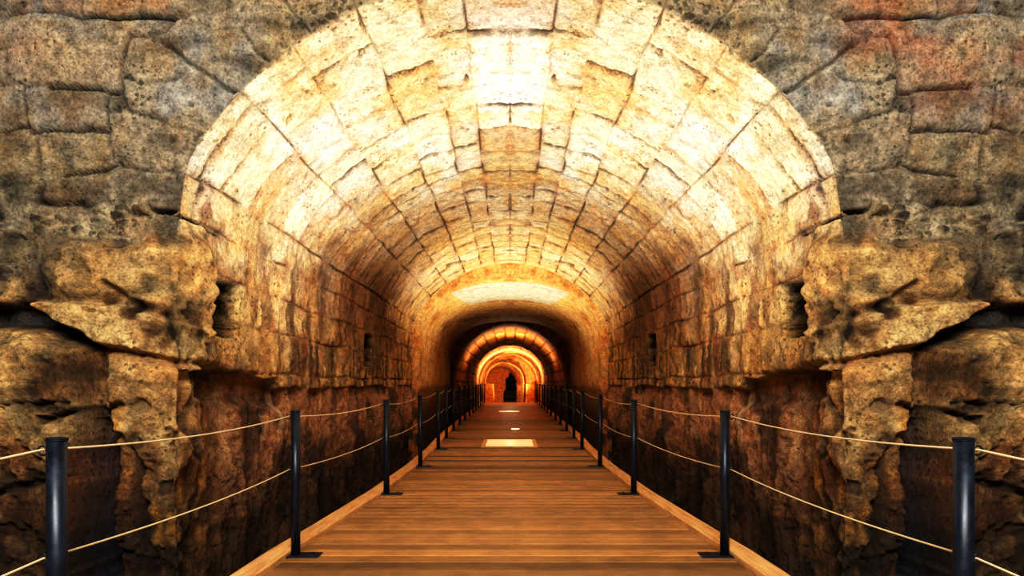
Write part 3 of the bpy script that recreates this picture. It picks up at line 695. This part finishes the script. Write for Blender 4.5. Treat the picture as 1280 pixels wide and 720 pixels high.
# ropes
m_rope, nt, b = mat('cream_twisted_rope'); L = nt.links
tc = N(nt, 'ShaderNodeTexCoord'); wv = N(nt, 'ShaderNodeTexWave', Scale=60.0, Distortion=.5); wv.bands_direction = 'DIAGONAL'; L.new(tc.outputs['Object'], wv.inputs['Vector'])
c1 = ramp(nt, [(.1, lin((190, 160, 118))), (.5, lin((244, 222, 180)))], wv.outputs['Fac']); L.new(c1, b.inputs['Base Color']); b.inputs['Roughness'].default_value = .7
for s, sd in ((-1, 'left'), (1, 'right')):
    for hh, nm, sag in ((.958, 'upper', .035), (.590, 'lower', .03)):
        bm = bmesh.new(); pts = []
        ys = [0.0]+PY; xs = [1.56]+PX
        for i in range(len(ys)-1):
            nseg = 14 if i < 5 else 6
            for k in range(nseg):
                t = k/nseg; y = ys[i]+(ys[i+1]-ys[i])*t; pts.append((s*(xs[i]+(xs[i+1]-xs[i])*t+.048), y, zf(ys[i])*(1-t)+zf(ys[i+1])*t+hh-4*sag*t*(1-t)))
        pts.append((s*(xs[-1]+.048), ys[-1], zf(ys[-1])+hh))
        add_tube(bm, pts, .0040, 8)
        tag(new_obj('rope', bm, m_rope, smooth=True), f'{nm} cream rope of the {sd} railing sagging from post to post', 'rope', f'ropes of the {sd} railing')

# ------------------------------------------------------------------ light
def spot(loc, tgt, power, col, angle=150, blend=.8, r=.08):
    from mathutils import Vector
    l = bpy.data.lights.new('lamp', 'SPOT'); l.energy = power; l.color = col; l.spot_size = math.radians(angle); l.spot_blend = blend; l.shadow_soft_size = r
    o = bpy.data.objects.new('lamp', l); C.objects.link(o); o.location = loc
    o.rotation_euler = (Vector(tgt)-Vector(loc)).to_track_quat('-Z', 'Y').to_euler(); return o
def point(loc, power, col, r=.08):
    l = bpy.data.lights.new('lamp', 'POINT'); l.energy = power; l.color = col; l.shadow_soft_size = r
    o = bpy.data.objects.new('lamp', l); C.objects.link(o); o.location = loc; return o
def area(loc, tgt, power, col, sx, sy):
    from mathutils import Vector
    l = bpy.data.lights.new('lamp', 'AREA'); l.shape = 'RECTANGLE'; l.size = sx; l.size_y = sy; l.energy = power; l.color = col
    o = bpy.data.objects.new('lamp', l); C.objects.link(o); o.location = loc
    o.rotation_euler = (Vector(tgt)-Vector(loc)).to_track_quat('-Z', 'Y').to_euler(); return o
spot((0, 4.9, .9), (0, 5.0, 4), 730, (1, .94, .84), 160, .9, .15)
spot((0, 7.6, 1.3), (0, 7.8, 4), 60, (1, .80, .54), 150, .9, .15)
spot((0, 11.2, 1.3), (0, 11.4, 4), 390, (1, .85, .60), 150, .9, .15)
spot((0, 14.0, 1.3), (0, 13.9, 4), 240, (1, .88, .62), 160, .9, .15)
spot((0, 22.2, 1.2), (0, 22.2, 4), 560, (1, .76, .44), 150, .9, .1)
spot((0, 30.9, 1.0), (0, 31.6, 2.6), 500, (1, .76, .46), 150, .8, .1)
spot((.3, 34.8, 1.0), (.0, 38, 2.2), 480, (1, .78, .46), 160, .8, .1)
spot((.2, 40.5, .9), (-.4, 43, 2.0), 380, (1, .78, .46), 160, .8, .1)
point((0, 33.4, 2.2), 70, (1, .74, .42))
area((0, -1.6, 4.2), (0, 4.5, .9), 700, (1, .96, .88), 3.5, 1.5)

w = bpy.data.worlds.new('world'); bpy.context.scene.world = w; w.use_nodes = True
w.node_tree.nodes['Background'].inputs[0].default_value = (.9, .75, .6, 1); w.node_tree.nodes['Background'].inputs[1].default_value = .02

# ------------------------------------------------------------------ camera
cd = bpy.data.cameras.new('camera'); cam = bpy.data.objects.new('camera', cd); C.objects.link(cam)
cam.location = (0, 0, CAMZ); cam.rotation_euler = (PI/2, 0, 0)
cd.sensor_width = 36; cd.lens = 36*F/1280; cd.shift_x = (640-CX)/1280; cd.shift_y = (HZ-360)/1280; cd.clip_end = 200; cd.clip_start = .05
sc = bpy.context.scene; sc.camera = cam
sc.view_settings.view_transform = 'Standard'; sc.view_settings.look = 'None'; sc.view_settings.exposure = 0
sc.view_settings.use_curve_mapping = True
cm = sc.view_settings.curve_mapping; cv = cm.curves[3]
for p_ in [(.07, .035), (.22, .17), (.6, .66)]: cv.points.new(*p_)
cm.update()
